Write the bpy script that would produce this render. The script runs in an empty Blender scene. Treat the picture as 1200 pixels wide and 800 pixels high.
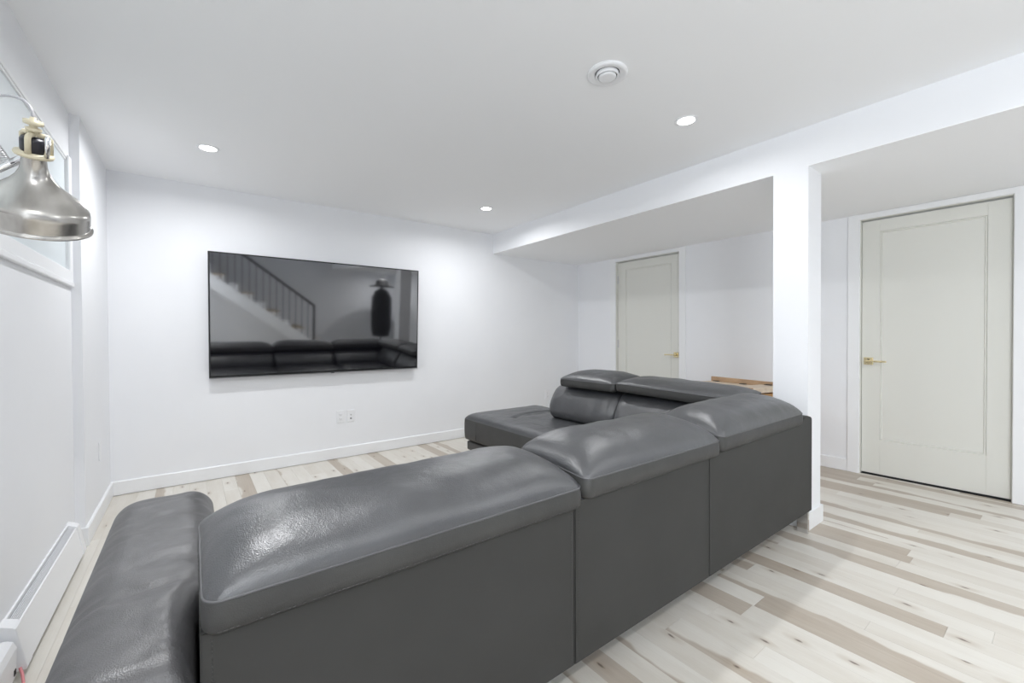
import bpy, bmesh, math, random
from mathutils import Vector, Matrix, noise
S = bpy.context.scene
COL = S.collection
PI = math.pi

# ------------------------------------------------------------------ camera
CH = 1.124
yaw, pitch, roll, FPX = .6439, -.0113, -.0049, 500.4
sy, cy_, sp, cp, sr, cr = math.sin(yaw), math.cos(yaw), math.sin(pitch), math.cos(pitch), math.sin(roll), math.cos(roll)
Xa = Vector((cy_, -sy, 0)); Fw = Vector((cp*sy, cp*cy_, sp)); Za = Vector((-sp*sy, -sp*cy_, cp))
R_ = Xa*cr + Za*sr; U_ = -Xa*sr + Za*cr
cam_data = bpy.data.cameras.new('camera')
cam_data.sensor_width = 36; cam_data.sensor_fit = 'HORIZONTAL'
cam_data.lens = FPX*36/1200; cam_data.clip_start = .02
cam = bpy.data.objects.new('camera', cam_data); COL.objects.link(cam)
M = Matrix((R_, U_, -Fw)).transposed().to_4x4(); M.translation = (0, 0, CH)
cam.matrix_world = M
S.camera = cam
# added fill light to lift the ambient level, at a made-up window behind the camera
dl = bpy.data.lights.new('ambient_fill', 'AREA'); dl.shape = 'RECTANGLE'; dl.size = 2.0; dl.size_y = 1.1; dl.energy = 43; dl.color = (.90, .95, 1.0)
dlo = bpy.data.objects.new('ambient_fill', dl); COL.objects.link(dlo); dlo.location = (-.490, -1.6, 1.5); dlo.rotation_euler = (0, -math.pi/2, 0)
# ------------------------------------------------------------------ world, exposure, lamps
w = bpy.data.worlds.new('world'); S.world = w; w.use_nodes = True
w.node_tree.nodes['Background'].inputs[0].default_value = (.62, .66, .72, 1)
w.node_tree.nodes['Background'].inputs[1].default_value = .35
S.view_settings.view_transform = 'Standard'; S.view_settings.look = 'None'
S.view_settings.exposure = 0.44; S.view_settings.gamma = 1; S.view_settings.use_curve_mapping = False
S.cycles.max_bounces = 24; S.cycles.diffuse_bounces = 18   # pale room: much of its light is interreflection
LAMP_W = 8.6            # watts of each recessed ceiling lamp
LAMP_COL = (.975, .985, 1.0)
HC, HS = 2.321, 2.099    # ceiling and soffit heights
YT = 4.144               # television wall
XN, XF = -.511, -.471    # left wall: near part and far part
YJ = 3.238               # where it steps
XB = 2.839               # beam face
RA, RB = 4.3685, -.0291  # right wall x = RA + RB*y
YB = -3.3                # wall behind the camera
def rwx(y): return RA + RB*y

# ------------------------------------------------------------------ materials
def mat(name, col, rough=.5, metal=0, spec=.5, ior=None):
    m = bpy.data.materials.new(name); m.use_nodes = True
    b = m.node_tree.nodes['Principled BSDF']
    b.inputs['Base Color'].default_value = (*col, 1); b.inputs['Roughness'].default_value = rough
    b.inputs['Metallic'].default_value = metal; b.inputs['Specular IOR Level'].default_value = spec
    if ior: b.inputs['IOR'].default_value = ior
    return m
def nd(m, t, **k):
    n = m.node_tree.nodes.new(t)
    for a, v in k.items(): setattr(n, a, v)
    return n
def lk(m, a, b): m.node_tree.links.new(a, b)
def add_bump(m, scale, dist, strength=.3, detail=3, kind='noise', stretch=None, coord='Object'):
    tc = nd(m, 'ShaderNodeTexCoord'); src = tc.outputs[coord]
    if stretch:
        mp = nd(m, 'ShaderNodeMapping'); mp.inputs['Scale'].default_value = stretch
        lk(m, src, mp.inputs[0]); src = mp.outputs[0]
    if kind == 'noise':
        n = nd(m, 'ShaderNodeTexNoise'); n.inputs['Detail'].default_value = detail; out = n.outputs[0]
    else:
        n = nd(m, 'ShaderNodeTexVoronoi'); n.feature = 'SMOOTH_F1'; out = n.outputs[0]
    n.inputs['Scale'].default_value = scale; lk(m, src, n.inputs['Vector'])
    b = nd(m, 'ShaderNodeBump'); b.inputs['Strength'].default_value = strength; b.inputs['Distance'].default_value = dist
    lk(m, out, b.inputs['Height'])
    bs = m.node_tree.nodes['Principled BSDF']
    old = bs.inputs['Normal'].links
    if old: lk(m, old[0].from_socket, b.inputs['Normal'])
    lk(m, b.outputs[0], bs.inputs['Normal'])
def mottle(m, c1, c2, scale, detail=4, stretch=None):
    tc = nd(m, 'ShaderNodeTexCoord'); src = tc.outputs['Object']
    if stretch:
        mp = nd(m, 'ShaderNodeMapping'); mp.inputs['Scale'].default_value = stretch
        lk(m, src, mp.inputs[0]); src = mp.outputs[0]
    n = nd(m, 'ShaderNodeTexNoise'); n.inputs['Scale'].default_value = scale; n.inputs['Detail'].default_value = detail
    lk(m, src, n.inputs['Vector'])
    r = nd(m, 'ShaderNodeValToRGB'); r.color_ramp.elements[0].position = .32; r.color_ramp.elements[1].position = .68
    r.color_ramp.elements[0].color = (*c1, 1); r.color_ramp.elements[1].color = (*c2, 1)
    lk(m, n.outputs[0], r.inputs[0]); lk(m, r.outputs[0], m.node_tree.nodes['Principled BSDF'].inputs['Base Color'])

wall_paint = mat('wall_paint', (.84, .85, .88), .55, spec=.3)
mottle(wall_paint, (.845, .857, .884), (.86, .871, .896), 3); add_bump(wall_paint, 260, .0004, .12)
ceil_paint = mat('ceiling_paint', (.915, .925, .94), .8, spec=.2); add_bump(ceil_paint, 220, .0004, .15)
trim_paint = mat('trim_paint', (.86, .87, .885), .35); add_bump(trim_paint, 90, .0003, .1)
door_paint = mat('door_paint', (.73, .73, .685), .38); add_bump(door_paint, 120, .0003, .1, stretch=(1, 1, .08))
heater_paint = mat('heater_enamel', (.84, .85, .87), .3); add_bump(heater_paint, 60, .0002, .1)
plastic = mat('white_plastic', (.85, .86, .88), .35); add_bump(plastic, 60, .0002, .05)
dark_gap = mat('dark_recess', (.02, .02, .02), .8); add_bump(dark_gap, 60, .0002, .05)
slot_mat = mat('outlet_slot', (.25, .25, .26), .6); add_bump(slot_mat, 60, .0002, .05)
brass = mat('brass', (.86, .74, .46), .25, 1); add_bump(brass, 300, .0002, .1)
steel = mat('satin_steel', (.62, .62, .63), .3, 1); add_bump(steel, 300, .0002, .1)
chrome = mat('chrome', (.75, .75, .76), .1, 1); add_bump(chrome, 80, .0001, .05)
nickel = mat('brushed_nickel', (.5, .48, .45), .24, 1)
mottle(nickel, (.40, .385, .36), (.58, .565, .54), 30, 3, (1, 1, .05)); add_bump(nickel, 160, .0005, .25, stretch=(.05, .05, 1))
nickel.node_tree.nodes['Principled BSDF'].inputs['Anisotropic'].default_value = .5
cream_plastic = mat('cream_plastic', (.66, .60, .44), .4); add_bump(cream_plastic, 80, .0005, .1)
black_plastic = mat('black_plastic', (.012, .012, .02), .35); add_bump(black_plastic, 80, .0005, .1)
cable_mat = mat('grey_cable', (.42, .42, .44), .35); add_bump(cable_mat, 200, .0003, .1)
pink_wire = mat('pink_wire', (.75, .28, .30), .5); add_bump(pink_wire, 100, .0003, .1)
bezel = mat('dark_bezel', (.03, .03, .032), .3, .6); add_bump(bezel, 100, .0001, .05)
bezel_silver = mat('silver_edge', (.45, .45, .47), .3, 1); add_bump(bezel_silver, 100, .0001, .05)
screen = mat('black_glass_screen', (.004, .004, .006), .045, ior=2.8)
mottle(screen, (.004, .004, .006), (.0045, .0045, .0065), 2)
glass_frost = mat('frosted_glass', (.66, .715, .745), .55); mottle(glass_frost, (.655, .71, .74), (.69, .74, .765), 2); add_bump(glass_frost, 150, .0003, .1)

def leather_mat(name, c1, c2, rough, fine=.35, coarse=.35, ior=1.75):
    m = mat(name, c1, rough); mottle(m, c1, c2, 6, 5)
    add_bump(m, 460, .0009, fine, kind='voronoi')
    add_bump(m, 9, .010, coarse, detail=4)
    b = m.node_tree.nodes['Principled BSDF']; b.inputs['IOR'].default_value = ior
    tc = nd(m, 'ShaderNodeTexCoord'); n = nd(m, 'ShaderNodeTexNoise'); n.inputs['Scale'].default_value = 30; n.inputs['Detail'].default_value = 6
    lk(m, tc.outputs['Object'], n.inputs['Vector'])
    mr = nd(m, 'ShaderNodeMapRange'); mr.inputs['To Min'].default_value = rough-.05; mr.inputs['To Max'].default_value = rough+.08
    lk(m, n.outputs[0], mr.inputs[0]); lk(m, mr.outputs[0], b.inputs['Roughness'])
    return m
leather = leather_mat('charcoal_leather', (.038, .040, .044), (.052, .054, .059), .34, .62, .5, ior=1.95)
leather_side = leather_mat('charcoal_leather_band', (.044, .044, .043), (.058, .058, .056), .5, .3, .25, ior=1.45)
leather_arm = leather_mat('charcoal_leather_arm', (.070, .069, .071), (.088, .087, .090), .38, .5, .4)
vinyl = mat('charcoal_back_vinyl', (.062, .062, .060), .62, spec=.25)
mottle(vinyl, (.043, .043, .041), (.049, .049, .047), 4); add_bump(vinyl, 500, .0005, .3); add_bump(vinyl, 3, .02, .12)
piping_mat = mat('charcoal_piping', (.11, .11, .115), .4); add_bump(piping_mat, 400, .0003, .2)
thread = mat('charcoal_thread', (.066, .066, .065), .6); add_bump(thread, 400, .0003, .2)
under_mat = mat('black_underlining', (.012, .012, .012), .9); add_bump(under_mat, 200, .0003, .2)

def wood_mat(name, c1, c2, rough=.45, sc=3):
    m = mat(name, c1, rough); mottle(m, c1, c2, sc, 8, (8, 1.2, 8)); add_bump(m, 20, .0008, .2, stretch=(8, 1, 8)); return m
pine_lid = wood_mat('pale_pine_lid', (.62, .50, .38), (.74, .63, .50))
pine_edge = wood_mat('pine_edge', (.42, .27, .16), (.58, .40, .25))
pine_front = wood_mat('amber_pine_front', (.33, .17, .055), (.50, .28, .11))

# floor planks: Object colour carries (heartwood share, which edge, seed)
plank = mat('maple_planks', (.7, .68, .62), .38, spec=.35)
def build_plank():
    m = plank; N = m.node_tree.nodes
    def math_(op, a, b=None, c=None):
        n = nd(m, 'ShaderNodeMath', operation=op)
        for i, v in enumerate((a, b, c)):
            if v is None: continue
            if isinstance(v, (int, float)): n.inputs[i].default_value = v
            else: lk(m, v, n.inputs[i])
        return n.outputs[0]
    oi = nd(m, 'ShaderNodeObjectInfo'); sep = nd(m, 'ShaderNodeSeparateColor'); lk(m, oi.outputs['Color'], sep.inputs[0])
    share, side, seed = sep.outputs[0], sep.outputs[1], sep.outputs[2]
    tc = nd(m, 'ShaderNodeTexCoord'); sg = nd(m, 'ShaderNodeSeparateXYZ'); lk(m, tc.outputs['Generated'], sg.inputs[0])
    geo = nd(m, 'ShaderNodeNewGeometry')
    off = nd(m, 'ShaderNodeCombineXYZ'); lk(m, math_('MULTIPLY', seed, 37.), off.inputs[0]); lk(m, math_('MULTIPLY', seed, 91.), off.inputs[1])
    add = nd(m, 'ShaderNodeVectorMath', operation='ADD'); lk(m, geo.outputs['Position'], add.inputs[0]); lk(m, off.outputs[0], add.inputs[1])
    def tex(scale, sx, sy2, det=5, rough=.55, dist=0):
        mp = nd(m, 'ShaderNodeMapping'); mp.inputs['Scale'].default_value = (sx, sy2, 1); lk(m, add.outputs[0], mp.inputs[0])
        n = nd(m, 'ShaderNodeTexNoise'); n.inputs['Scale'].default_value = scale; n.inputs['Detail'].default_value = det
        n.inputs['Roughness'].default_value = rough; n.inputs['Distortion'].default_value = dist
        lk(m, mp.outputs[0], n.inputs['Vector']); return n.outputs[0]
    grain = tex(1, 160, 6, 6, .6, .4); cloud = tex(1, 12, 2.2, 4); wob = tex(1, 1.5, 2.6, 3)
    # gx runs 0..1 from the heartwood edge
    gx = math_('ABSOLUTE', math_('SUBTRACT', sg.outputs[0], side))
    edge = math_('ADD', share, math_('MULTIPLY', math_('SUBTRACT', wob, .5), 1.5))
    d = math_('SUBTRACT', edge, gx)
    mask = nd(m, 'ShaderNodeMapRange'); mask.interpolation_type = 'SMOOTHSTEP'
    mask.inputs['From Min'].default_value = -.06; mask.inputs['From Max'].default_value = .10; lk(m, d, mask.inputs[0])
    full = nd(m, 'ShaderNodeMapRange'); full.inputs['From Min'].default_value = .02; full.inputs['From Max'].default_value = .06; lk(m, share, full.inputs[0])
    mk = math_('MULTIPLY', mask.outputs[0], full.outputs[0])
    mk = math_('MULTIPLY', mk, math_('ADD', .62, math_('MULTIPLY', cloud, .5)))
    cream = nd(m, 'ShaderNodeMix', data_type='RGBA'); cream.inputs[6].default_value = (.72, .695, .64, 1); cream.inputs[7].default_value = (.62, .58, .515, 1)
    cfac = nd(m, 'ShaderNodeMapRange'); cfac.inputs['From Min'].default_value = .38; cfac.inputs['From Max'].default_value = .72
    lk(m, math_('ADD', math_('ADD', math_('MULTIPLY', cloud, .7), math_('MULTIPLY', grain, .3)), math_('MULTIPLY', math_('SUBTRACT', seed, .5), .28)), cfac.inputs[0]); lk(m, cfac.outputs[0], cream.inputs[0])
    brown = nd(m, 'ShaderNodeMix', data_type='RGBA'); brown.inputs[6].default_value = (.52, .455, .38, 1); brown.inputs[7].default_value = (.37, .31, .25, 1)
    lk(m, grain, brown.inputs[0])
    mix = nd(m, 'ShaderNodeMix', data_type='RGBA'); lk(m, mk, mix.inputs[0]); lk(m, cream.outputs[2], mix.inputs[6]); lk(m, brown.outputs[2], mix.inputs[7])
    # small dark knots with a faint halo
    mp = nd(m, 'ShaderNodeMapping'); mp.inputs['Scale'].default_value = (8.5, 3.2, 1); lk(m, add.outputs[0], mp.inputs[0])
    wv = nd(m, 'ShaderNodeTexNoise'); wv.inputs['Scale'].default_value = 22; wv.inputs['Detail'].default_value = 3; lk(m, add.outputs[0], wv.inputs['Vector'])
    wa = nd(m, 'ShaderNodeVectorMath', operation='MULTIPLY_ADD'); lk(m, wv.outputs['Color'], wa.inputs[0]); wa.inputs[1].default_value = (.1, .1, 0); lk(m, mp.outputs[0], wa.inputs[2])
    vo = nd(m, 'ShaderNodeTexVoronoi'); vo.voronoi_dimensions = '2D'; vo.inputs['Scale'].default_value = 1; lk(m, wa.outputs[0], vo.inputs['Vector'])
    sc = nd(m, 'ShaderNodeSeparateColor'); lk(m, vo.outputs['Color'], sc.inputs[0])
    keep = math_('GREATER_THAN', sc.outputs[0], .70)
    k1 = nd(m, 'ShaderNodeMapRange'); k1.inputs['From Min'].default_value = .060; k1.inputs['From Max'].default_value = .02; lk(m, vo.outputs['Distance'], k1.inputs[0])
    k2 = nd(m, 'ShaderNodeMapRange'); k2.inputs['From Min'].default_value = .20; k2.inputs['From Max'].default_value = .05; lk(m, vo.outputs['Distance'], k2.inputs[0])
    halo = nd(m, 'ShaderNodeMix', data_type='RGBA'); lk(m, math_('MULTIPLY', math_('MULTIPLY', k2.outputs[0], keep), .4), halo.inputs[0])
    lk(m, mix.outputs[2], halo.inputs[6]); halo.inputs[7].default_value = (.42, .34, .26, 1)
    kn = nd(m, 'ShaderNodeMix', data_type='RGBA'); lk(m, math_('MULTIPLY', math_('MULTIPLY', k1.outputs[0], keep), .85), kn.inputs[0])
    lk(m, halo.outputs[2], kn.inputs[6]); kn.inputs[7].default_value = (.12, .09, .07, 1)
    lk(m, kn.outputs[2], N['Principled BSDF'].inputs['Base Color'])
    b = nd(m, 'ShaderNodeBump'); b.inputs['Strength'].default_value = .12; b.inputs['Distance'].default_value = .0006
    lk(m, grain, b.inputs['Height']); lk(m, b.outputs[0], N['Principled BSDF'].inputs['Normal'])
build_plank()

lamp_glow = bpy.data.materials.new('lamp_diffuser'); lamp_glow.use_nodes = True
b = lamp_glow.node_tree.nodes['Principled BSDF']; b.inputs['Base Color'].default_value = (.9, .9, .9, 1)
b.inputs['Emission Color'].default_value = (1, .99, .98, 1); b.inputs['Emission Strength'].default_value = 9

# ------------------------------------------------------------------ helpers
def obj(name, bm, m, parent=None, smooth=False, kind=None, label=None):
    me = bpy.data.meshes.new(name); bmesh.ops.recalc_face_normals(bm, faces=bm.faces[:]); bm.to_mesh(me); bm.free()
    if isinstance(m, (list, tuple)):
        for x in m: me.materials.append(x)
    else: me.materials.append(m)
    if smooth:
        for p in me.polygons: p.use_smooth = True
    o = bpy.data.objects.new(name, me); COL.objects.link(o)
    if parent: o.parent = parent
    if kind: o['kind'] = kind
    if label: o['label'] = label
    return o
def tag(o, label, cat, group=None):
    o['label'] = label; o['category'] = cat
    if group: o['group'] = group
    return o
def thing(name, loc, label=None, cat=None, group=None, rz=0, kind=None):
    o = bpy.data.objects.new(name, None); COL.objects.link(o); o.location = loc; o.rotation_euler = (0, 0, rz)
    if label: o['label'] = label
    if cat: o['category'] = cat
    if group: o['group'] = group
    if kind: o['kind'] = kind
    return o
def put(o, parent):          # parent keeping world coordinates of the mesh data
    o.parent = parent; o.matrix_parent_inverse = Matrix.Identity(4); return o
def box(bm, x0, x1, y0, y1, z0, z1, bev=0, seg=2, mi=0):
    vs = [bm.verts.new((x, y, z)) for z in (z0, z1) for y in (y0, y1) for x in (x0, x1)]
    fs = [bm.faces.new([vs[i] for i in f]) for f in ((0,2,3,1),(4,5,7,6),(0,1,5,4),(2,6,7,3),(0,4,6,2),(1,3,7,5))]
    for f in fs: f.material_index = mi
    if bev:
        es = list({e for f in fs for e in f.edges})
        bmesh.ops.bevel(bm, geom=es, offset=bev, segments=seg, affect='EDGES', profile=.5)
    return bm
def B(*a, **k): return box(bmesh.new(), *a, **k)
def prism(bm, poly, axis, a0, a1, bev=0, seg=2):
    """extrude a 2-D polygon along an axis; poly holds the two other coordinates in xyz order"""
    def P(p, a):
        return {'x': (a, p[0], p[1]), 'y': (p[0], a, p[1]), 'z': (p[0], p[1], a)}[axis]
    A = [bm.verts.new(P(p, a0)) for p in poly]; C = [bm.verts.new(P(p, a1)) for p in poly]
    fs = [bm.faces.new(A), bm.faces.new(C[::-1])]
    n = len(poly)
    for i in range(n): fs.append(bm.faces.new((A[i], A[(i+1) % n], C[(i+1) % n], C[i])))
    if bev:
        es = list({e for f in fs[:2] for e in f.edges}); bmesh.ops.bevel(bm, geom=es, offset=bev, segments=seg, affect='EDGES')
    return bm
def tube(bm, pts, r, n=8, cap=True, closed=False):
    pts = [Vector(p) for p in pts]; rings = []; up = Vector((0, 0, 1)); prev = None; N = len(pts)
    for i, p in enumerate(pts):
        if closed: t = (pts[(i+1) % N] - pts[i-1]).normalized()
        else: t = (pts[min(i+1, N-1)] - pts[max(i-1, 0)]).normalized()
        if prev is None:
            a = t.cross(up)
            if a.length < 1e-3: a = t.cross(Vector((1, 0, 0)))
            a.normalize()
        else:
            a = (prev - t*prev.dot(t)).normalized()
        prev = a; b2 = t.cross(a); rr = r[i] if isinstance(r, (list, tuple)) else r
        rings.append([bm.verts.new(p + (a*math.cos(2*PI*k/n) + b2*math.sin(2*PI*k/n))*rr) for k in range(n)])
    m = N if closed else N-1
    for i in range(m):
        A, C = rings[i], rings[(i+1) % N]
        for k in range(n): bm.faces.new((A[k], A[(k+1) % n], C[(k+1) % n], C[k]))
    if cap and not closed:
        bm.faces.new(rings[0][::-1]); bm.faces.new(rings[-1])
    return bm
def lathe(bm, prof, n=48, mat4=None, cap0=False, cap1=False):
    rings = []
    for r, z in prof:
        ring = []
        for k in range(n):
            v = Vector((r*math.cos(2*PI*k/n), r*math.sin(2*PI*k/n), z))
            if mat4: v = mat4 @ v
            ring.append(bm.verts.new(v))
        rings.append(ring)
    for A, C in zip(rings, rings[1:]):
        for k in range(n): bm.faces.new((A[k], A[(k+1) % n], C[(k+1) % n], C[k]))
    if cap0: bm.faces.new(rings[0][::-1])
    if cap1: bm.faces.new(rings[-1])
    return bm
def smoothstep(a, b2, x):
    t = max(0, min(1, (x-a)/(b2-a))); return t*t*(3-2*t)

# upholstered cushion: rounded-rectangle plan, upright band, puffed crown.  Returns top mesh, band mesh, rim path
def cushion(x0, x1, y0, y1, z0, hb, crown, rc=.03, Rx=.2, Ry=None, tilt=0, tiltx=0, soft=2.3, band_in=.006, wr=.004, seed=0, nx=64, ny=26, lift=None, expo=.5, warp=None):
    cx, cy2, W, D = (x0+x1)/2, (y0+y1)/2, x1-x0, y1-y0
    if Ry is None: Ry = D/2
    def clus(i, n): u = -1+2*i/n; return math.copysign(1-(1-abs(u))**1.6, u) if n else u
    def plan(u, v):
        x, y = u*W/2, v*D/2; ax, ay = abs(x)-(W/2-rc), abs(y)-(D/2-rc)
        if ax > 0 and ay > 0:
            a, b3 = ax/rc, ay/rc; k = max(a, b3)/math.hypot(a, b3)
            x = math.copysign(W/2-rc+a*k*rc, x); y = math.copysign(D/2-rc+b3*k*rc, y)
        return x, y
    def g(d, R):
        t = min(1, max(0, d/R)); return (1-(1-t)**soft)**expo
    def base(x, y):
        z = z0 + hb + tilt*(y/D+.5) + tiltx*(x/W+.5)
        if lift: z += lift(x+cx, y+cy2)
        return z
    def out(x, y, z):
        p = Vector((x+cx, y+cy2, z))
        return warp(p) if warp else p
    top = bmesh.new(); grid = []
    for i in range(nx+1):
        row = []
        for j in range(ny+1):
            u, v = clus(i, nx), clus(j, ny); x, y = plan(u, v)
            h = crown*g(W/2*(1-abs(u)), Rx)*g(D/2*(1-abs(v)), Ry)
            e = min(1, 6*min(1-abs(u), 1-abs(v)))
            h += e*wr*(noise.noise(Vector((x*6+seed*7, y*9, seed))) + .6*noise.noise(Vector((x*17, y*24+seed*3, seed))))
            row.append(top.verts.new(out(x, y, base(x, y)+h)))
        grid.append(row)
    for i in range(nx):
        for j in range(ny): top.faces.new((grid[i][j], grid[i+1][j], grid[i+1][j+1], grid[i][j+1]))
    # rim path
    ids = [(i, 0) for i in range(nx)] + [(nx, j) for j in range(ny)] + [(i, ny) for i in range(nx, 0, -1)] + [(0, j) for j in range(ny, 0, -1)]
    rim = [plan(clus(i, nx), clus(j, ny)) for i, j in ids]
    band = bmesh.new(); rows = []
    prof = [(-.02, 0), (-band_in, .0), (.001, .12), (.004, .45), (.003, .8), (0, 1)]
    for dn, t in prof:
        row = []
        for (x, y) in rim:
            L = math.hypot(x/W, y/D); nxv, nyv = x/(W*W), y/(D*D)
            qx, qy = abs(x)-(W/2-rc), abs(y)-(D/2-rc)
            nv = Vector((math.copysign(max(qx, 0), x), math.copysign(max(qy, 0), y)))
            if nv.length < 1e-6: nv = Vector((math.copysign(1, x), 0)) if abs(x)/W > abs(y)/D else Vector((0, math.copysign(1, y)))
            nv.normalize(); zz = base(x, y) - hb*(1-t)
            row.append(band.verts.new(out(x+nv.x*dn, y+nv.y*dn, zz)))
        rows.append(row)
    n = len(rim)
    for A, C in zip(rows, rows[1:]):
        for k in range(n): band.faces.new((A[k], A[(k+1) % n], C[(k+1) % n], C[k]))
    band.faces.new(rows[0][::-1])
    path = [out(x, y, base(x, y)+.001) for x, y in rim]
    low = [out(x*(1+.0035/(W/2)), y*(1+.0035/(D/2)), base(x, y)-hb*.84) for x, y in rim]
    return top, band, path, low, rim
def stitch(bm, path, step=.009, ln=.005, r=.0009):
    """short thread dashes along a path"""
    acc = 0; 
    for a, b2 in zip(path, path[1:]):
        d = (b2-a).length; t = (-acc) % step
        while t + ln < d + 1e-9:
            p = a + (b2-a)*(t/d); q = a + (b2-a)*((t+ln)/d)
            tube(bm, [p, q], r, 4); t += step
        acc += d
    return bm

# ------------------------------------------------------------------ the room
WT = .12
floor_base = obj('floor', B(-1.0, 4.9, YB-.1, YT+.15, -.08, -.0112), mat('subfloor', (.42, .38, .33), .8), kind='structure')
add_bump(floor_base.data.materials[0], 40, .001, .2)
# planks, each its own part of the floor
rnd = random.Random(11)
edges = [-.60, -.52, -.42, -.32, -.22, -.12, -.02, .08, .18, .27, .37, .47, .57, .67, .77, .88, .98, 1.07, 1.16, 1.25, 1.34, 1.44, 1.55, 1.65, 1.755,
         1.86, 1.96, 2.04, 2.12, 2.22, 2.315, 2.415, 2.51, 2.61, 2.71, 2.81, 2.90, 2.995, 3.06, 3.13, 3.22, 3.29, 3.35, 3.45,
         3.54, 3.635, 3.73, 3.82, 3.92, 4.02, 4.13, 4.235, 4.33, 4.43]
# brown lengths read from the photograph: column start x -> list of (y0, y1, share, side)
special = {
 1.755: [(-.2, .815, 0, 0), (.815, 1.9, 1.6, 0)],
 1.86: [(-.4, .81, 1.15, 0), (.81, 1.75, .0, 0)],
 1.96: [(-.3, 1.02, .42, 0), (1.02, 2.0, .1, 1)],
 2.12: [(.0, .955, 0, 0), (.955, 1.8, .8, 0)],
 2.22: [(-.6, .30, 0, 0), (.30, 1.55, 1.7, 0)],
 2.61: [(-.5, 1.35, .85, 1)],
 2.90: [(-.5, .525, 0, 0), (.525, 1.4, 1.5, 1)],
 3.13: [(-.6, 1.25, .8, 0)],
 3.35: [(-.4, 1.5, .62, 0)],
 3.45: [(-.5, 1.1, .0, 0)],
 3.82: [(-.6, .36, 0, 0), (.36, 1.6, 1.1, 0)],
 3.92: [(-.1, 1.3, .18, 1)],
 4.235: [(-.3, .9, .9, 0)],
 4.33: [(-.3, .51, 1.3, 0), (.51, 1.6, .1, 0)],
 1.07: [(-.2, 1.6, 1.4, 1)],
 1.44: [(-.3, .95, .33, 0)],
 1.25: [(-.1, 1.4, .12, 0)],
}
far_special = {.98: (3.0, 1.0), 1.34: (2.7, 1.2), 1.86: (3.2, 1.2), .27: (3.3, 1.1), -.22: (3.1, .6), 2.04: (2.9, .8), .57: (3.4, .1), .47:(2.9, .0), .67:(3.1,0), 1.44: (2.9, .0), 1.55: (3.2, .0)}
unit = bmesh.new(); box(unit, 0, 1, 0, 1, -1, 0)
pm = bpy.data.meshes.new('plank'); bmesh.ops.recalc_face_normals(unit, faces=unit.faces[:]); unit.to_mesh(pm); unit.free(); pm.materials.append(plank)
PLANKS = 0
def lay(x0, x1, y0, y1, share, side):
    global PLANKS
    y0, y1 = max(y0, -.35), min(y1, YT+.0)
    if y1 - y0 < .02: return
    o = bpy.data.objects.new('plank', pm); COL.objects.link(o); o.parent = floor_base
    g = .0003
    o.location = (x0+g, y0+g, rnd.uniform(-.0002, 0)); o.scale = (x1-x0-2*g, y1-y0-2*g, .0105)
    o.color = (max(0, share), side, rnd.random(), 1); PLANKS += 1
def rshare():
    t = rnd.random()
    if t < .60: return 0
    if t < .84: return rnd.uniform(.12, .5)
    return rnd.uniform(.9, 1.5)
for x0, x1 in zip(edges, edges[1:]):
    segs = special.get(x0, []); y = -.35 - rnd.uniform(0, .6)
    if segs:
        for (a, b2, sh, sd) in segs: lay(x0, x1, a if a > -.2 else -.35, b2, sh, sd)
        y = segs[-1][1]
    fs = far_special.get(x0)
    while y < YT:
        ln = rnd.uniform(.75, 1.5); y1 = y+ln
        if fs and y < fs[0] < YT and y1 > fs[0]-.35: y1 = fs[0]
        if fs and abs(y-fs[0]) < 1e-6: y1 = YT+1; sh = fs[1]
        elif not segs and y1 < 1.6: sh = rshare() if x0 not in (1.55, 1.65, 2.04, 2.315, 2.415, 2.51, 2.71, 2.81) else 0
        elif y1 > 3.4 and x0 < 2.6 and not fs: sh = 0
        else: sh = rshare()
        lay(x0, x1, y, y1, sh, rnd.choice((0, 1))); y = y1
# the boards behind the camera, never in view, joined
bm = bmesh.new()
for x0, x1 in zip(edges, edges[1:]):
    y = YB
    while y < -.36:
        y1 = min(-.351, y+rnd.uniform(.8, 1.4)); box(bm, x0+.0007, x1-.0007, y, y1-.0014, -.0105, 0); y = y1
o = obj('rear_planks', bm, plank, floor_base, kind='stuff'); o.color = (.15, 0, .3, 1)

# walls
bm = B(XN-WT, XN, YB, YJ, 0, .0) if False else bmesh.new()
WY0, WY1, WZ0, WZ1 = .9, 3.178, 1.474, 2.064      # window opening in the near left wall
box(bm, XN-WT, XN, YB, WY0, -.03, HC); box(bm, XN-WT, XN, WY1, YJ, -.03, HC)
box(bm, XN-WT, XN, WY0, WY1, -.03, WZ0); box(bm, XN-WT, XN, WY0, WY1, WZ1, HC)
box(bm, XN-WT, XF, YJ, YT+.01, -.03, HC)
obj('wall_left', bm, wall_paint, kind='structure')
obj('wall_back', B(XN-WT, 4.9, YT, YT+WT, -.03, HC+.1), wall_paint, kind='structure')
STW = -1.75    # the ceiling stops here: open stairwell behind the camera
obj('ceiling', B(XN-WT, XB+.02, STW, YT+.02, HC, HC+.1), ceil_paint, kind='structure')
# beam + dropped soffit + column
obj('beam', B(XB, 4.9, YB, YT+.02, HS, HC+.1), [wall_paint], kind='structure')
obj('soffit_ceiling', B(XB+.001, 4.8, YB, YT-.0005, HS-.004, HS+.001), ceil_paint, kind='structure')
bm = B(XB, XB+.2, .943, 1.128, 0, HS)
colm = obj('column', bm, wall_paint, kind='structure')
bm = bmesh.new(); t = .012
for (x0, x1, y0, y1) in ((XB-t, XB+.2+t, .943-t, .943), (XB-t, XB+.2+t, 1.128, 1.128+t), (XB-t, XB, .943, 1.128), (XB+.2, XB+.2+t, .943, 1.128)):
    box(bm, x0, x1, y0, y1, .0005, .10)
obj('column_base_trim', bm, trim_paint, colm)
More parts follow.
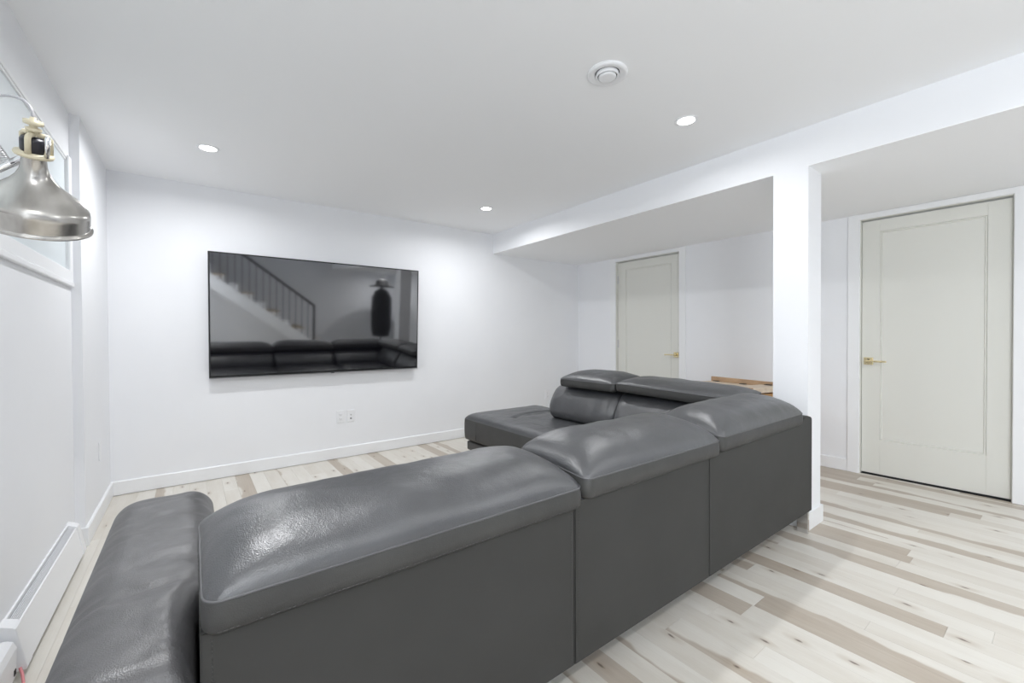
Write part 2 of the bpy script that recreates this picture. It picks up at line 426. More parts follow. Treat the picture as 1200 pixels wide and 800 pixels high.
# right wall with two door openings (local frame: y along the wall, x outward)
ANG = math.atan(-RB); KL = math.hypot(1, RB)
def RF(name, **k):
    o = thing(name, (RA, 0, 0), rz=ANG, **k); return o
D1 = (.2745*KL, 1.0701*KL); D2 = (2.655*KL, 3.497*KL)
DH = 2.045
bm = bmesh.new(); j = .012
ys = [YB-.2, D1[0]-j, D1[1]+j, D2[0]-j, D2[1]+j, YT+.1]
for a, b2 in ((0, 1), (2, 3), (4, 5)): box(bm, 0, WT, ys[a], ys[b2], -.03, HS+.02)
for a, b2 in ((1, 2), (3, 4)): box(bm, 0, WT, ys[a], ys[b2], DH+.012, HS+.02)
wr_ = obj('wall_right', bm, wall_paint, kind='structure'); wr_.location = (RA, 0, 0); wr_.rotation_euler = (0, 0, ANG)
# wall and stairwell behind the camera
obj('wall_rear', B(XN-WT, 5.1, YB-WT, YB, -.03, 4.6), wall_paint, kind='structure')
bm = bmesh.new(); box(bm, XN-WT, XN, YB, STW, HC, 4.6); box(bm, XB, XB+WT, YB, STW, HC, 4.6); box(bm, XN-WT, XB+WT, STW, STW+.1, HC+.02, 4.6)
obj('wall_stairwell', bm, wall_paint, kind='structure')
obj('ceiling_stairwell', B(XN-WT, XB+WT, YB-WT, STW+.1, 4.6, 4.7), ceil_paint, kind='structure')

# baseboards
def bprof(th=.013, h=.10): return [(0, .0015), (-th, .0015), (-th, h-.006), (-th*.55, h), (0, h)]
bm = prism(bmesh.new(), [(YT-a if False else YT+p[0], p[1]+.003) for p in bprof() for a in (0,)], 'x', XF, rwx(YT))
obj('baseboard_back', bm, trim_paint, kind='structure')
bm = prism(bmesh.new(), [(XF-p[0], p[1]) for p in bprof()], 'y', YJ, YT-.013)
prism(bm, [(XN-p[0], p[1]) for p in bprof()], 'y', 3.13, YJ); prism(bm, [(XN-p[0], p[1]) for p in bprof()], 'y', YB, 1.80)
box(bm, XN, XF+.013, YJ-.013, YJ, .0015, .1)
obj('baseboard_left', bm, trim_paint, kind='structure')
bm = bmesh.new()
for a, b2 in ((YB, D1[0]-.083), (D1[1]+.083, D2[0]-.075), (D2[1]+.075, YT-.013)):
    prism(bm, bprof(), 'y', a, b2)
o = obj('baseboard_right', bm, trim_paint, kind='structure'); o.location = (RA, 0, 0); o.rotation_euler = (0, 0, ANG)

# doors
def make_door(name, y0, y1, handle_low_y, hinges, casing_w=.073):
    d = RF(name, kind='structure')
    # casing: two legs and a head, a stepped profile
    bm = bmesh.new(); c = casing_w; tp = HS-.005
    for (a, b2) in ((y0-.012-c, y0-.006), (y1+.006, y1+.012+c)):
        box(bm, -.016, .0, a, b2, .0005, tp, .003, 1)
    box(bm, -.0155, .0, y0-.012-c+.001, y1+.012+c-.001, DH+.006, tp-.001, .003, 1)
    obj('casing', bm, trim_paint, d)
    bm = bmesh.new(); box(bm, -.001, .10, y0-.011, y0-.002, .0005, DH+.01); box(bm, -.001, .10, y1+.002, y1+.011, .0005, DH+.01)
    box(bm, -.001, .10, y0-.002, y1+.002, DH+.002, DH+.011)
    obj('jamb', bm, door_paint, d)
    # leaf: flat stiles and rails round one sunk panel with a bead
    x0, x1 = .030, .065; zb, zt = .014, 2.035; sw = .113; pb, pt = .285, 1.945
    bm = bmesh.new()
    box(bm, x0, x1, y0, y0+sw, zb, zt, .0015, 1); box(bm, x0, x1, y1-sw, y1, zb, zt, .0015, 1)
    box(bm, x0, x1, y0+sw, y1-sw, zb, pb); box(bm, x0, x1, y0+sw, y1-sw, pt, zt)
    leaf = obj('door_leaf', bm, door_paint, d)
    bm = bmesh.new()
    a0, a1 = y0+sw, y1-sw
    # mitred bead ring
    outer = [(a0, pb), (a1, pb), (a1, pt), (a0, pt)]; off = [0, .004, .010, .015]; dep = [x0, x0+.007, x0+.003, x0+.009]
    rings = []
    for o2, dx in zip(off, dep):
        rings.append([bm.verts.new((dx, yy + (o2 if yy == a0 else -o2), zz + (o2 if zz == pb else -o2))) for yy, zz in outer])
    for A, C in zip(rings, rings[1:]):
        for k in range(4): bm.faces.new((A[k], A[(k+1) % 4], C[(k+1) % 4], C[k]))
    bm.faces.new(rings[-1])
    obj('door_panel', bm, door_paint, leaf)
    # dark gap under the leaf
    obj('threshold_gap', B(.02, .10, y0-.002, y1+.002, .0003, .003), dark_gap, d)
    # handle
    s = 1 if handle_low_y else -1
    hy = (y0+.048) if handle_low_y else (y1-.044)
    h = obj('handle', B(x0-.009, x0, hy-.029, hy+.029, .885, .943, .002, 2), brass, d, label='polished brass lever handle')
    bm = bmesh.new(); tube(bm, [(x0-.008, hy, .914), (x0-.05, hy, .914)], .011, 14)
    obj('spindle', bm, brass, h, True)
    obj('lever', B(x0-.058, x0-.046, min(hy-s*.012, hy+s*.118), max(hy-s*.012, hy+s*.118), .907, .921, .003, 2), brass, h)
    obj('latch_slot', B(x0-.0105, x0-.0088, hy-.008, hy+.008, .925, .931), dark_gap, h)
    for z in hinges:
        yh = y1+.001 if handle_low_y else y0-.001
        bm = bmesh.new(); tube(bm, [(x0-.006, yh, z-.05), (x0-.006, yh, z+.05)], .007, 10); box(bm, x0-.004, x0, yh-.012, yh+.012, z-.05, z+.05)
        obj('hinge', bm, steel, d, label='satin steel hinge')
    return d
# local y grows away from the camera; near door: handle at its far (left) side
make_door('door_1', D1[0], D1[1], False, [])
make_door('door_2', D2[0], D2[1], True, [1.83, 1.03, .25])

# window in the left wall
wn = thing('window_1', (0, 0, 0), kind='structure')
XI = XN-.006
bm = bmesh.new()
box(bm, XN, XN+.012, 3.165, 3.222, 1.402, 2.079, .003, 1)
box(bm, XN, XN+.012, .84, WY0+.008, 1.402, 2.079, .003, 1)
box(bm, XN, XN+.004, .841, 3.221, WZ1-.001, 2.079, .001, 1)
box(bm, XN, XN+.0115, .841, 3.221, 1.422, WZ0+.006, .003, 1)
obj('window_casing', bm, trim_paint, wn)
obj('window_sill', B(XN, XN+.016, .82, 3.226, 1.398, 1.422, .004, 2), trim_paint, wn)
bm = bmesh.new()
box(bm, XI, XN, WY1-.012, WY1, WZ0, WZ1); box(bm, XI, XN, WY0, WY0+.012, WZ0, WZ1)
box(bm, XI, XN, WY0, WY1, WZ0-.0, WZ0+.012); box(bm, XI, XN, WY0, WY1, WZ1-.012, WZ1)
obj('window_lining', bm, trim_paint, wn)
obj('pane', B(XI-.008, XI, WY0+.004, WY1-.004, WZ0+.004, WZ1-.004), glass_frost, wn)

w2 = thing('fill_window', (0, 0, 0), kind='structure')  # made-up window out of view, added to house the fill light
bm = bmesh.new()
for (a, b2, c, d) in ((-2.68, -2.6, .87, 2.13), (-.6, -.52, .87, 2.13), (-2.6, -.6, .87, .95), (-2.6, -.6, 2.05, 2.13)): box(bm, XN, XN+.024, a, b2, c, d, .003, 1)
obj('window_casing', bm, trim_paint, w2)
fill_mat = bpy.data.materials.new('fill_pane'); fill_mat.use_nodes = True; q = fill_mat.node_tree.nodes['Principled BSDF']
q.inputs['Base Color'].default_value = (.7, .75, .8, 1); q.inputs['Emission Color'].default_value = (.9, .95, 1, 1); q.inputs['Emission Strength'].default_value = 1.2  # pane glows to go with the added fill light
obj('pane', B(XN, XN+.004, -2.6, -.6, .95, 2.05), fill_mat, w2)

# ------------------------------------------------------------------ ceiling lamps and air valve
def downlight(x, y, z=HC, label='', watt=LAMP_W, vis=True):
    t = thing('recessed_ceiling_lamp', (x, y, z), label, 'ceiling light', 'recessed round ceiling lamps')
    bm = lathe(bmesh.new(), [(.044, -.0015), (.047, -.004), (.056, -.0045), (.060, -.003), (.0615, 0)], 40)
    obj('trim_ring', bm, plastic, t, True)
    bm = lathe(bmesh.new(), [(.0005, -.0025), (.022, -.0025), (.044, -.0025)], 40, cap0=True)
    obj('diffuser', bm, lamp_glow, t)
    ld = bpy.data.lights.new('lamp_light', 'AREA'); ld.shape = 'DISK'; ld.size = .085; ld.energy = watt; ld.color = LAMP_COL
    ld.spread = math.radians(168)
    lo = bpy.data.objects.new('lamp_light', ld); COL.objects.link(lo); lo.parent = t; lo.location = (0, 0, -.006)
    return t
downlight(.097, 3.31, label='lit round recessed lamp above the television, nearest the left wall')
downlight(2.215, 3.34, label='smallest lit recessed lamp, by the corner of beam and television wall')
downlight(2.215, 1.325, label='largest lit recessed lamp, beside the beam near the air valve', watt=4.4)
downlight(.097, 1.325, label='lit recessed lamp in the ceiling just over the camera, above the frame')
downlight(.097, -.70, label='lit recessed lamp in the ceiling behind the camera, on the window side')
downlight(2.215, -.70, label='lit recessed lamp in the ceiling behind the camera, on the beam side')

downlight(3.85, -2.45, HS-.004, label='lit recessed lamp in the lowered ceiling far behind the camera', watt=14)
v = thing('air_valve', (1.525, 1.30, HC), 'round white ventilation valve in the ceiling with dark ring slots', 'vent')
obj('outer_ring', lathe(bmesh.new(), [(.088, 0), (.090, -.006), (.086, -.012), (.078, -.014), (.058, -.008), (.054, -.004), (.054, .0)], 56), plastic, v, True)
obj('throat', lathe(bmesh.new(), [(.0005, -.0005), (.055, -.0005)], 40, cap0=True), dark_gap, v)
obj('middle_ring', lathe(bmesh.new(), [(.050, -.004), (.052, -.016), (.048, -.021), (.0435, -.019), (.043, -.012)], 48), plastic, v, True)
obj('centre_disc', lathe(bmesh.new(), [(.034, -.006), (.040, -.018), (.038, -.024), (.030, -.026), (.0005, -.026)], 48, cap1=True), plastic, v, True)

# ------------------------------------------------------------------ television
TX, TZ, TW, TH = .107, .805, 1.743, .993; TY = YT-.060
tv = thing('television', (0, TY, TZ), 'large flat black television mounted on the white wall', 'television')
tv.rotation_euler = (math.radians(2.9), 0, 0)      # tipped forward at the top on its bracket
bz = .011
obj('housing', B(TX, TX+TW, 0, .035, 0, TH, .003, 2), bezel, tv)
obj('screen', B(TX+bz, TX+TW-bz, -.0012, .002, .022, TH-bz), screen, tv)
obj('bottom_edge_strip', B(TX, TX+TW, -.003, 0, 0, .007), bezel_silver, tv, label='thin silver strip along the lower edge')
obj('mount_bracket', B(TX+.55, TX+1.2, .034, .062, .2, .45, .004, 1), black_plastic, tv)
obj('sensor', B(TX+TW/2+.03, TX+TW/2+.06, -.004, 0, -.003, .004, .001, 1), black_plastic, tv)

# ------------------------------------------------------------------ outlets and plates
def outlet(loc, rz, label, kind='duplex', group=None):
    t = thing('wall_outlet', loc, label, 'wall outlet', group, rz)
    pl = obj('cover_plate', B(-.035, .035, -.006, 0, -.057, .057, .003, 2), plastic, t)
    if kind == 'duplex':
        for z in (-.02, .02):
            s = obj('socket', B(-.017, .017, -.009, -.005, z-.014, z+.014, .003, 2), plastic, t)
            bm = bmesh.new(); box(bm, -.008, -.006, -.0095, -.0088, z-.004, z+.005); box(bm, .006, .008, -.0095, -.0088, z-.004, z+.004)
            tube(bm, [(0, -.0095, z-.008), (0, -.0088, z-.008)], .0025, 8)
            obj('slots', bm, slot_mat, s)
    elif kind == 'coax':
        bm = bmesh.new()
        tube(bm, [(0, -.014, .012), (0, -.005, .012)], .006, 12); obj('jack', bm, steel, t, True)
        obj('data_port', B(-.008, .008, -.0075, -.005, -.03, -.016, .001, 1), slot_mat, t)
    return t
outlet((1.105, YT, .386), 0, 'white duplex outlet on the television wall, left of the pair below the television')
outlet((1.198, YT, .384), 0, 'white cable and data plate, right of the pair below the television', 'coax')
outlet((3.673, YT, .374), 0, 'white outlet on the television wall behind the chaise end')
outlet((XF, 3.705, .417), PI/2, 'narrow looking white plate on the left wall beyond the heater', 'blank')

# ------------------------------------------------------------------ baseboard heater on the left wall
ht = thing('baseboard_heater', (0, 0, 0), 'long white electric baseboard heater on the left wall by the floor', 'heater')
HY0, HY1 = 2.10, 3.085
prof = [(XN, .03), (-.452, .03), (-.450, .045), (-.474, .168), (-.480, .172), (-.484, .168), (-.489, .168), (XN, .168)]
bm = prism(bmesh.new(), [(XN+.002, .045), (-.452, .03), (-.449, .036), (-.474, .170), (-.479, .172), (-.480, .166), (-.462, .05), (XN+.002, .055)], 'y', HY0, HY1)
obj('front_cover', bm, heater_paint, ht)
obj('back_plate', B(XN, XN+.006, HY0, HY1, .03, .190), heater_paint, ht)
obj('core', B(XN+.006, -.484, HY0+.01, HY1-.01, .05, .145), dark_gap, ht)
for a, b2 in ((HY0-.008, HY0+.05), (HY1-.05, HY1+.006)):
    bm = prism(bmesh.new(), [(XN, .03), (-.449, .03), (-.446, .038), (-.471, .173), (-.478, .178), (XN, .194)], 'y', a, b2, .002, 1)
    obj('end_cap', bm, heater_paint, ht)
for k in range(5):
    x = XN+.0095+k*.0045
    obj('grille_bar', B(x, x+.0022, HY0+.05, HY1-.05, .166-(.0012*k)+.006, .172-(.0012*k)+.006), heater_paint, ht)
bm = bmesh.new(); 
for k in range(20): box(bm, XN+.006, -.482, HY0+.07+k*.045, HY0+.073+k*.045, .15, .168)
obj('fin_pack', bm, steel, ht, kind='stuff')
# wiring box at the near end
jb = thing('heater_wiring_box', (0, 0, 0), 'small white wiring box at the near end of the heater', 'box')
obj('box_body', prism(bmesh.new(), [(XN, .03), (-.468, .03), (-.466, .12), (-.474, .140), (-.488, .148), (XN, .150)], 'y', 1.70, 2.082, .004, 2), heater_paint, jb)
obj('knockout', B(-.470, -.4655, 2.050, 2.066, .040, .058, .001, 1), dark_gap, jb)
bm = tube(bmesh.new(), [(-.462, 2.086, .045), (-.455, 2.075, .030), (-.447, 2.05, .012), (-.447, 2.01, .0045), (-.455, 1.96, .0045)], .004, 8)
tag(obj('loose_wire', bm, pink_wire, smooth=True), 'short pink wire end by the near corner of the heater', 'wire')

# ------------------------------------------------------------------ sectional sofa
sofa = thing('sectional_sofa', (1.4, 1.6, 0), 'large L shaped charcoal leather sectional sofa with chaise end', 'sofa')
so = Matrix.Translation((-1.4, -1.6, 0))
def SP(name, bm, m, parent=None, smooth=True, label=None, kind=None):
    bm.transform(so); return obj(name, bm, m, parent or sofa, smooth, kind, label)
YK = .91      # plane of the sofa back
SB = .132     # underside height
# outer back panels
def back_panel(x0, x1, poly, y0=YK, y1=YK+.075):
    bm = prism(bmesh.new(), poly, 'y', y0, y1, .003, 2)
    return SP('back_panel', bm, vinyl, smooth=False)
def rect(x0, x1, z0, z1): return [(x0, z0), (x1, z0), (x1, z1), (x0, z1)]
g = .0013
back_panel(0, 0, rect(.006, .915-g, SB, .612))
back_panel(0, 0, rect(.915+g, 1.689-g, SB, .628))
p3 = [(1.689+g, SB), (2.803, SB), (2.803, .650), (2.795, .662), (2.74, .676), (2.69, .672), (2.64, .640), (1.689+g, .634)]
back_panel(0, 0, p3)
# seam threads down the panel edges
bm = bmesh.new()
for x, zt in ((.023, .60), (.900, .60), (.932, .61), (1.673, .61), (1.706, .62), (2.787, .65)):
    stitch(bm, [Vector((x, YK-.0005, SB+.02)), Vector((x, YK-.0005, zt))])
SP('panel_stitching', bm, thread, kind='stuff')
# leather inner posts at the free left end (dark end of the back)
SP('back_core', B(.008, 2.80, YK+.076, 1.20, SB, .585, .02, 3), leather_side)
SP('base_box', B(.0, 1.96, 1.0, 1.93, .145, .235, .01, 2), leather_side)
SP('underlining', B(.02, 2.78, YK+.02, 1.90, SB-.002, .15), under_mat, smooth=False)
SP('underlining', B(2.0, 2.78, 1.85, 3.24, SB-.002, .15), under_mat, smooth=False)
# headrests over the main back
def headrest(x0, x1, y0, y1, z0, hb, crown, tilt, seed, along='x', tiltx=0, Rx=.2, expo=.5, soft=2.3, wr=.004, pipe=True):
    if along == 'y':   # build along x then rotate so that local -y faces the seats (-x world)
        # given x0,x1 = world y range ; y0,y1 = world x range
        rot = lambda p: Vector((p.y, p.x, p.z))
    else: rot = None
    top, band, path, low, rim = cushion(x0, x1, y0, y1, z0, hb, crown, rc=.03, Rx=Rx, tilt=tilt, tiltx=tiltx, seed=seed, warp=rot, expo=expo, soft=soft, wr=wr)
    h = SP('headrest', top, leather); SP('side_band', band, leather_side, h)
    if pipe:
        SP('piping', tube(bmesh.new(), path, .0026, 6, closed=True), piping_mat, h)
        st = stitch(bmesh.new(), [p + Vector((0, 0, 0)) for p in low] + [low[0]]); SP('stitching', st, thread, h, False, kind='stuff')
    return h
H1 = headrest(.010, .938, .893, 1.235, .606, .060, .084, .030, 1, tiltx=.004)
H2 = headrest(.949, 1.754, .893, 1.225, .626, .062, .084, .032, 2, tiltx=.0)
H3 = headrest(1.766, 2.635, .893, 1.205, .636, .062, .084, .032, 3, tiltx=.006)
# headrests of the return side (long axis along y)
H4 = headrest(1.17, 2.03, 2.455, 2.80, .703, .055, .046, .016, 4, 'y', tiltx=.022)
H5 = headrest(2.04, 2.615, 2.455, 2.80, .712, .058, .056, .034, 5, 'y')
# metal ratchets carrying the raised headrests
for y in (1.45, 1.8, 2.2, 2.45):
    SP('headrest_bracket', B(2.60, 2.625, y, y+.03, .60, .735, .003, 1), steel)

# back cushions : slab with rounded profile, swept along its length
def back_cushion(a0, a1, prof, along, m=leather, endr=.06, seed=0, n=40, wr=.006):
    """prof: closed list of (depth, z); along 'x' main run (depth = y), 'y' return (depth = x)"""
    bm = bmesh.new(); rings = []
    cx = sum(p[0] for p in prof)/len(prof); cz = sum(p[1] for p in prof)/len(prof)
    N = len(prof); L = a1-a0
    for i in range(n+1):
        u = .5-.5*math.cos(PI*i/n); a = a0+L*u; d = min(a-a0, a1-a)
        k = 1 if d > endr else 1-.55*(1-math.sqrt(max(0, 1-(1-d/endr)**2)))
        ring = []
        for (q, z) in prof:
            qq = cx+(q-cx)*k; zz = cz+(z-cz)*(.25+.75*k)
            wv = wr*noise.noise(Vector((a*5+seed, q*12, z*7))) + wr*.7*noise.noise(Vector((a*16+seed, q*9, z*5)))
            qq += wv
            ring.append(bm.verts.new((a, qq, zz) if along == 'x' else (qq, a, zz)))
        rings.append(ring)
    for A, C in zip(rings, rings[1:]):
        for k in range(N): bm.faces.new((A[k], A[(k+1) % N], C[(k+1) % N], C[k]))
    bm.faces.new(rings[0]); bm.faces.new(rings[-1][::-1])
    return bm
def spline(pts, n=6):
    """closed catmull-rom through pts"""
    out = []; N = len(pts)
    for i in range(N):
        p0, p1, p2, p3_ = (Vector(pts[(i+k-1) % N]) for k in range(4))
        for s in range(n):
            t = s/n
            out.append(tuple(.5*((2*p1)+(-p0+p2)*t+(2*p0-5*p1+4*p2-p3_)*t*t+(-p0+3*p1-3*p2+p3_)*t**3)))
    return out
mainprof = spline([(1.10, .42), (1.26, .40), (1.345, .44), (1.35, .52), (1.30, .585), (1.22, .61), (1.12, .60), (1.06, .52)])
retprof = spline([(2.70, .44), (2.52, .42), (2.425, .455), (2.415, .54), (2.465, .64), (2.525, .700), (2.60, .712), (2.70, .69), (2.74, .58)])
for a, b2, s in ((.07, .93, 1), (.94, 1.75, 2), (1.76, 2.46, 3)):
    SP('back_cushion', back_cushion(a, b2, mainprof, 'x', seed=s*5), leather)
for a, b2, s in ((1.30, 2.03, 4), (2.03, 2.745, 5)):
    SP('back_cushion', back_cushion(a, b2, retprof, 'y', seed=s*5, endr=.10 if b2 > 2.5 else .03), leather)
# return side outer back
SP('back_panel', prism(bmesh.new(), [(1.0, SB), (2.70, SB), (2.70, .63), (2.62, .69), (1.0, .69)], 'x', 2.74, 2.803, .01, 3), vinyl, smooth=False)
SP('back_core', B(2.62, 2.739, 1.2, 2.70, SB, .66, .02, 3), leather_side)
# seats
def seat(x0, x1, y0, y1, zt, h, crown, seed, rc=.05, Rx=.18, Ry=.18, lift=None, wr=.005, hb_round=True, name='seat_cushion', m=leather, parent=None, warp=None, nx=40, ny=34, label=None):
    top, band, path, low, rim = cushion(x0, x1, y0, y1, zt-h, h-.0, crown, rc=rc, Rx=Rx, Ry=Ry, seed=seed, lift=lift, wr=wr, nx=nx, ny=ny, warp=warp, expo=.7, soft=2.6)
    s = SP(name, top, m, parent, label=label); SP('side_band', band, leather_side if m is leather else m, s)
    return s
seat(.072, .93, 1.20, 1.93, .415, .18, .035, 11); seat(.935, 1.75, 1.20, 1.93, .415, .18, .035, 12); seat(1.755, 2.5, 1.20, 1.93, .413, .18, .035, 13)
# chaise end
def chl(x, y):   # sag behind the front roll, welt crease
    return 0
def crease(x, y):
    return 0
top, band, path, low, rim = cushion(1.945, 2.80, 1.94, 3.325, .215, .178, .052, rc=.035, Rx=.10, Ry=.10, seed=21, wr=.004, nx=80, ny=110, expo=.62, soft=2.4)
# stitched valley running parallel to the edge and crossing the seat
for vtx in top.verts:
    x, y = vtx.co.x, vtx.co.y
    # line across at x ~2.12 turning toward the back cushion at y ~2.93
    dA = abs(x-(2.12+.015*math.sin(y*5))) if y < 2.90 else 9
    dB = abs(y-(2.86+.10*math.sin((x-2.15)*5.5))) if x > 2.15 else 9
    dd = min(dA*1.0+.02, dB)
    vtx.co.z -= .016*math.exp(-(dd/.018)**2)
    if x > 2.15 and y < 2.9: vtx.co.z -= .006
ch = SP('seat_cushion', top, leather, label='chaise seat cushion with a curved stitched crease'); SP('side_band', band, leather_side, ch)
bm = bmesh.new(); tube(bm, [(1.9405, 3.11, .232), (1.9405, 3.11, .385)], .0022, 6); SP('side_seam', bm, thread, ch)
SP('plinth_band', B(1.965, 2.79, 1.95, 3.30, .118, .196, .012, 3), leather_side)
SP('reveal_gap', B(1.985, 2.78, 1.96, 3.285, .19, .222), under_mat, smooth=False)
# arm at the left end
def armwarp(p):
    q = p.copy()
    if q.y < 1.32 and q.x > -.09:
        k = 1-smoothstep(1.16, 1.32, q.y); q.x -= k*(q.x+.09)*(.058/.148)
    return q
top, band, path, low, rim = cushion(-.222, .060, .935, 2.025, .20, .285, .075, rc=.036, Rx=.085, Ry=.075, seed=31, wr=.006, nx=44, ny=90, warp=armwarp, expo=.6, soft=2.3)
for vtx in top.verts:
    y = vtx.co.y - 1.262 - .10*(vtx.co.x+.08)
    if vtx.co.z > .45: vtx.co.z -= .006*math.exp(-(y/.010)**2)
arm = SP('armrest', top, leather_arm); SP('side_band', band, leather_arm, arm)
SP('arm_body', B(-.205, -.002, .93, 1.99, .135, .24, .012, 2), leather_side)
# chrome legs
def leg(x, y, dx, dy):
    bm = bmesh.new(); box(bm, x-.011, x+.011, y-.0, y+.055, 0, SB+.004, .001, 1)
    SP('leg', bm, chrome, smooth=False, label='flat chrome blade leg')
leg(2.785, .920, 0, 0); leg(-.19, .95, 0, 0); leg(-.19, 1.85, 0, 0); leg(2.76, 3.18, 0, 0); leg(1.99, 3.18, 0, 0); leg(.9, 1.8, 0, 0)

# ------------------------------------------------------------------ wooden chest behind the sofa
c0 = Vector((4.205, 2.235, 0)); ca = math.radians(12)
chest = thing('wooden_chest', (4.105, 2.185, 0), 'pale wooden chest with hinged lids, behind the sofa beside the column', 'chest', rz=0)
chest.rotation_euler = (0, 0, ca*-1*0)
def CT(bm):   # local: u along back edge toward the camera, w toward the sofa
    u = Vector((-.215, -.977, 0)); wv = Vector((-.977, .215, 0))
    for vtx in bm.verts:
        a, b2, z = vtx.co; vtx.co = u*a + wv*b2 + Vector((0, 0, z))
    return bm
def CP(name, bm, m, parent=None, label=None): return obj(name, CT(bm), m, parent or chest, label=label)
body = CP('chest_body', B(.01, .70, .0, .36, .0, .645, .003, 1), pine_front)
CP('back_rail', B(.0, .71, -.012, .012, .64, .725, .003, 1), pine_edge, label='reddish brown back rail')
CP('lid', B(.0, .52, .014, .385, .655, .682, .004, 2), pine_lid, label='pale sanded lid')
l2 = CP('lid', B(.522, .71, .014, .375, .655, .697, .004, 2), pine_lid, label='thicker lid nearer the column')
CP('lid_front', B(.512, .715, .375, .392, .625, .703, .003, 1), pine_front, l2, label='amber front edge of the lid')
CP('drawer_front', B(.53, .70, .392, .41, .50, .612, .004, 1), pine_front)
for a in (.045, .33, .57):
    CP('hinge', B(a, a+.055, .008, .04, .698 if a > .5 else .683, .703 if a > .5 else .688), dark_gap, label='small dark hinge')

# ------------------------------------------------------------------ nickel arm lamp at the left edge
LC = Vector((-.277, 1.406, 1.380))      # centre of the rim plane
lamp = thing('arm_lamp', (-.40, .70, 0), 'brushed nickel bell lamp on a sprung arm, at the left edge', 'lamp')
lo_ = Matrix.Translation((.40, -.70, 0))
tocam = (Vector((0, 0, CH)) - LC); tocam.z = 0; tocam.normalize()
ax = (Vector((0, 0, 1)) + tocam*.58).normalized()
xax = ax.cross(Vector((0, 1, 0))).normalized(); yax = ax.cross(xax)
LM = Matrix((xax, yax, ax)).transposed().to_4x4(); LM.translation = LC; LM = LM @ Matrix.Diagonal((.93, .93, 1.16, 1))
def LP(name, bm, m, parent=None, smooth=True, label=None):
    bm.transform(lo_); return obj(name, bm, m, parent or lamp, smooth, label=label)
prof = [(.1005, .000), (.101, .003), (.0965, .005), (.0955, .009), (.0955, .030), (.094, .038), (.089, .046), (.079, .055), (.066, .064), (.052, .0735), (.0395, .083), (.030, .093), (.024, .104), (.0215, .114), (.020, .130), (.020, .138),
        (.018, .138), (.0185, .120), (.021, .107), (.027, .094), (.037, .082), (.050, .071), (.064, .061), (.077, .052), (.087, .044), (.0915, .037), (.0935, .029), (.0935, .009), (.098, .002)]
shade = LP('lamp_shade', lathe(bmesh.new(), prof, 72, LM), nickel, label='brushed nickel bell shaped shade')
def loc(x, y, z): return LM @ Vector((x, y, z))
zo = -.034
LP('bulb', lathe(bmesh.new(), [(.0005, .012), (.012, .014), (.022, .022), (.028, .036), (.027, .046), (.018, .060), (.012, .078), (.011, .11)], 24, LM, cap0=True), plastic)
LP('socket_flange', lathe(bmesh.new(), [(.016, .162+zo), (.031, .164+zo), (.033, .167+zo), (.031, .171+zo), (.016, .173+zo)], 40, LM), cream_plastic, label='cream plastic flange')
LP('socket_body', lathe(bmesh.new(), [(.021, .171+zo), (.022, .176+zo), (.022, .192+zo), (.019, .197+zo), (.0005, .198+zo)], 28, LM, cap0=True), black_plastic, label='black socket body')
yk = None
for k in range(3):
    a = k*2*PI/3+1.45; bm = bmesh.new()
    tube(bm, [loc(.026*math.cos(a), .026*math.sin(a), .171+zo), loc(.026*math.cos(a), .026*math.sin(a), .198+zo), loc(.022*math.cos(a), .022*math.sin(a), .202+zo), loc(.006*math.cos(a), .006*math.sin(a), .203+zo)], .005, 8)
    LP('yoke_leg', bm, cream_plastic)
LP('clamp_nut', lathe(bmesh.new(), [(.008, .200+zo), (.008, .208+zo), (.013, .209+zo), (.014, .213+zo), (.007, .215+zo), (.007, .219+zo), (.0165, .220+zo), (.0165, .226+zo), (.006, .227+zo), (.005, .232+zo), (.0005, .2325+zo)], 10, LM), cream_plastic, label='cream clamp nut')
LP('screw', tube(bmesh.new(), [loc(-.024, .018, .17+zo), loc(-.026, .020, .208+zo)], .0045, 8), chrome)
# arm, cable, spring, pole and base (mostly beyond the left edge)
pole = Vector((-.40, .70, 0)); j0 = pole + Vector((0, 0, 1.30))
lf = Vector((-cy_, sy, 0))
neck = loc(0, 0, .128)
a_end = neck + lf*.018
elbow = neck + lf*.215 + Vector((0, 0, -.085))
ad = (elbow-a_end).normalized()
LP('head_joint', tube(bmesh.new(), [a_end - ad*.012, a_end + ad*.028], .0085, 12), chrome)
LP('arm', tube(bmesh.new(), [a_end + ad*.024, elbow], .0068, 10), chrome)
LP('arm', tube(bmesh.new(), [elbow, j0], .0068, 10), chrome)
LP('arm_knob', tube(bmesh.new(), [elbow - Vector((0, .02, 0)), elbow + Vector((0, .02, 0))], .016, 16), black_plastic)
s0 = neck + lf*.062 + Vector((0, 0, -.008)); s1 = s0 + lf*.075 + Vector((0, 0, .105)); dd = (s1-s0).normalized(); pts = []
n1 = dd.cross(Vector((0, 0, 1))).normalized(); n2 = dd.cross(n1)
for i in range(300):
    t = i/299; a = t*2*PI*24
    pts.append(s0.lerp(s1, t) + n1*math.cos(a)*.010 + n2*math.sin(a)*.010)
LP('spring', tube(bmesh.new(), pts, .0012, 5), steel)
LP('spring_rod', tube(bmesh.new(), [s1, elbow + Vector((0, 0, .01))], .003, 8), steel)
cab = []
c_s = loc(0, 0, .230+zo)
P0, P1, P2, P3 = c_s, c_s + Vector((0, 0, .040)), c_s + Vector((0, 0, .052)) + lf*.04, c_s + Vector((0, 0, .046)) + lf*.085
for i in range(25):
    t = i/24; cab.append(P0*(1-t)**3 + P1*3*t*(1-t)**2 + P2*3*t*t*(1-t) + P3*t**3)
for i in range(1, 12):
    t = i/11; cab.append(P3.lerp(elbow + Vector((0, 0, .02)), t))
LP('cable', tube(bmesh.new(), cab, .0028, 8), cable_mat)
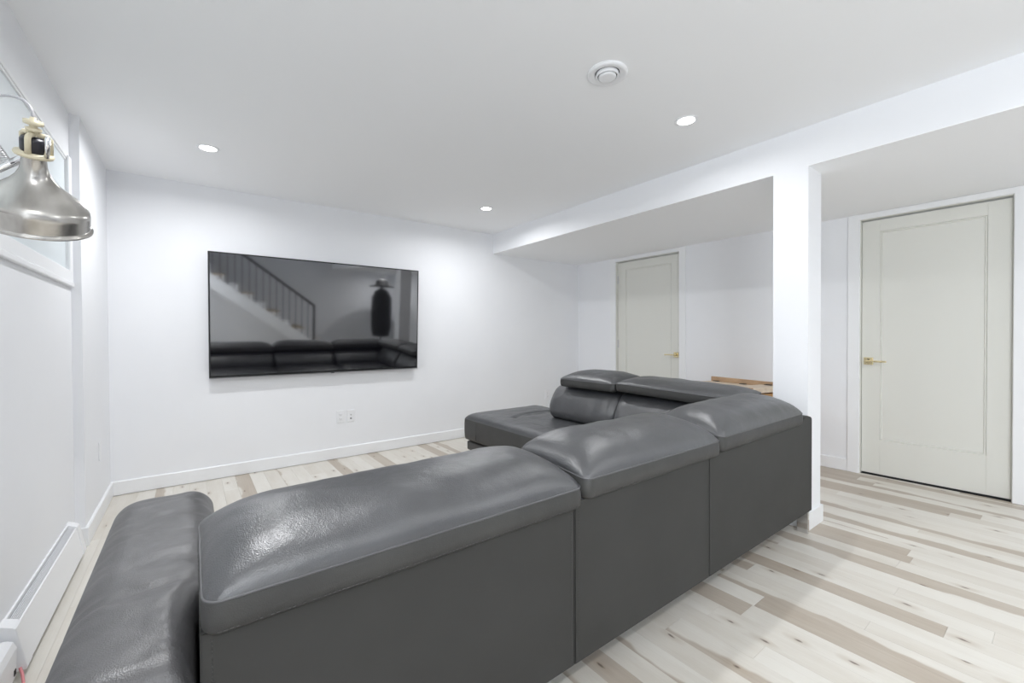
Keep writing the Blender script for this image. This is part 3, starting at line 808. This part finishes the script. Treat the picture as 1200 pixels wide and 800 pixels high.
LP('pole', tube(bmesh.new(), [pole + Vector((0, 0, .02)), j0 + Vector((0, 0, .03))], .009, 14), nickel)
LP('base', lathe(bmesh.new(), [(.10, 0), (.10, .012), (.092, .020), (.012, .026), (.0005, .026)], 40, Matrix.Translation(pole), cap0=True), nickel)

# ------------------------------------------------------------------ behind the camera: what the television reflects
st = thing('staircase', (2.75, -2.80, 0), 'white staircase with black railing behind the camera, reflected in the television', 'staircase')
bm = bmesh.new()
rail_m = mat('black_rail', (.02, .02, .02), .4); add_bump(rail_m, 60, .0003, .1)
tread_m = wood_mat('stair_tread', (.55, .45, .32), (.66, .56, .42))
n = 15; run, rise = .245, .178
for k in range(n):
    x = -k*run
    obj('riser', B(x-.02, x, -.45, .45, k*rise, (k+1)*rise-.03), trim_paint, st)
    obj('tread', B(x-run-.02, x+.025, -.46, .46, (k+1)*rise-.03, (k+1)*rise, .004, 1), tread_m if k % 2 else trim_paint, st)
bm = bmesh.new(); prism(bm, [(0, 0), (-n*run, n*rise), (-n*run, n*rise-.3), (-.35, 0)], 'y', .452, .49)
obj('stringer', bm, trim_paint, st)
def sh(x): return -x/run*rise
bm = tube(bmesh.new(), [(-.53, .50, sh(-.53)+.82), (-3.5, .50, sh(-3.5)+.82)], .028, 8); tube(bm, [(-.53, .50, sh(-.53)+.83), (-.53, .50, .02)], .026, 8)
obj('handrail', bm, rail_m, st)
for k in range(22):
    x = -.53-.125*(k+1); obj('baluster', tube(bmesh.new(), [(x, .50, sh(x)+.0), (x, .50, sh(x)+.81)], .008, 6), rail_m, st)
cs = thing('coat_stand', (3.82, -2.45, 0), 'black clothes on a stand, seen only as a dark reflection in the television', 'coat stand')
coat_m = mat('black_cloth', (.008, .008, .009), .8); add_bump(coat_m, 30, .004, .4)
obj('foot', lathe(bmesh.new(), [(.2, 0), (.2, .02), (.03, .04), (.0005, .04)], 24, cap0=True), rail_m, cs)
obj('pole', tube(bmesh.new(), [(0, 0, .03), (0, 0, 1.95)], .02, 10), rail_m, cs)
obj('coat', lathe(bmesh.new(), [(.20, .5), (.24, .7), (.25, 1.1), (.24, 1.45), (.16, 1.62), (.04, 1.7)], 24, cap0=True), coat_m, cs, True)
obj('hat', lathe(bmesh.new(), [(.30, 1.72), (.31, 1.74), (.16, 1.77), (.14, 1.88), (.06, 1.92), (.0005, 1.92)], 24, cap0=True), coat_m, cs, True)
print('PLANKS', PLANKS)
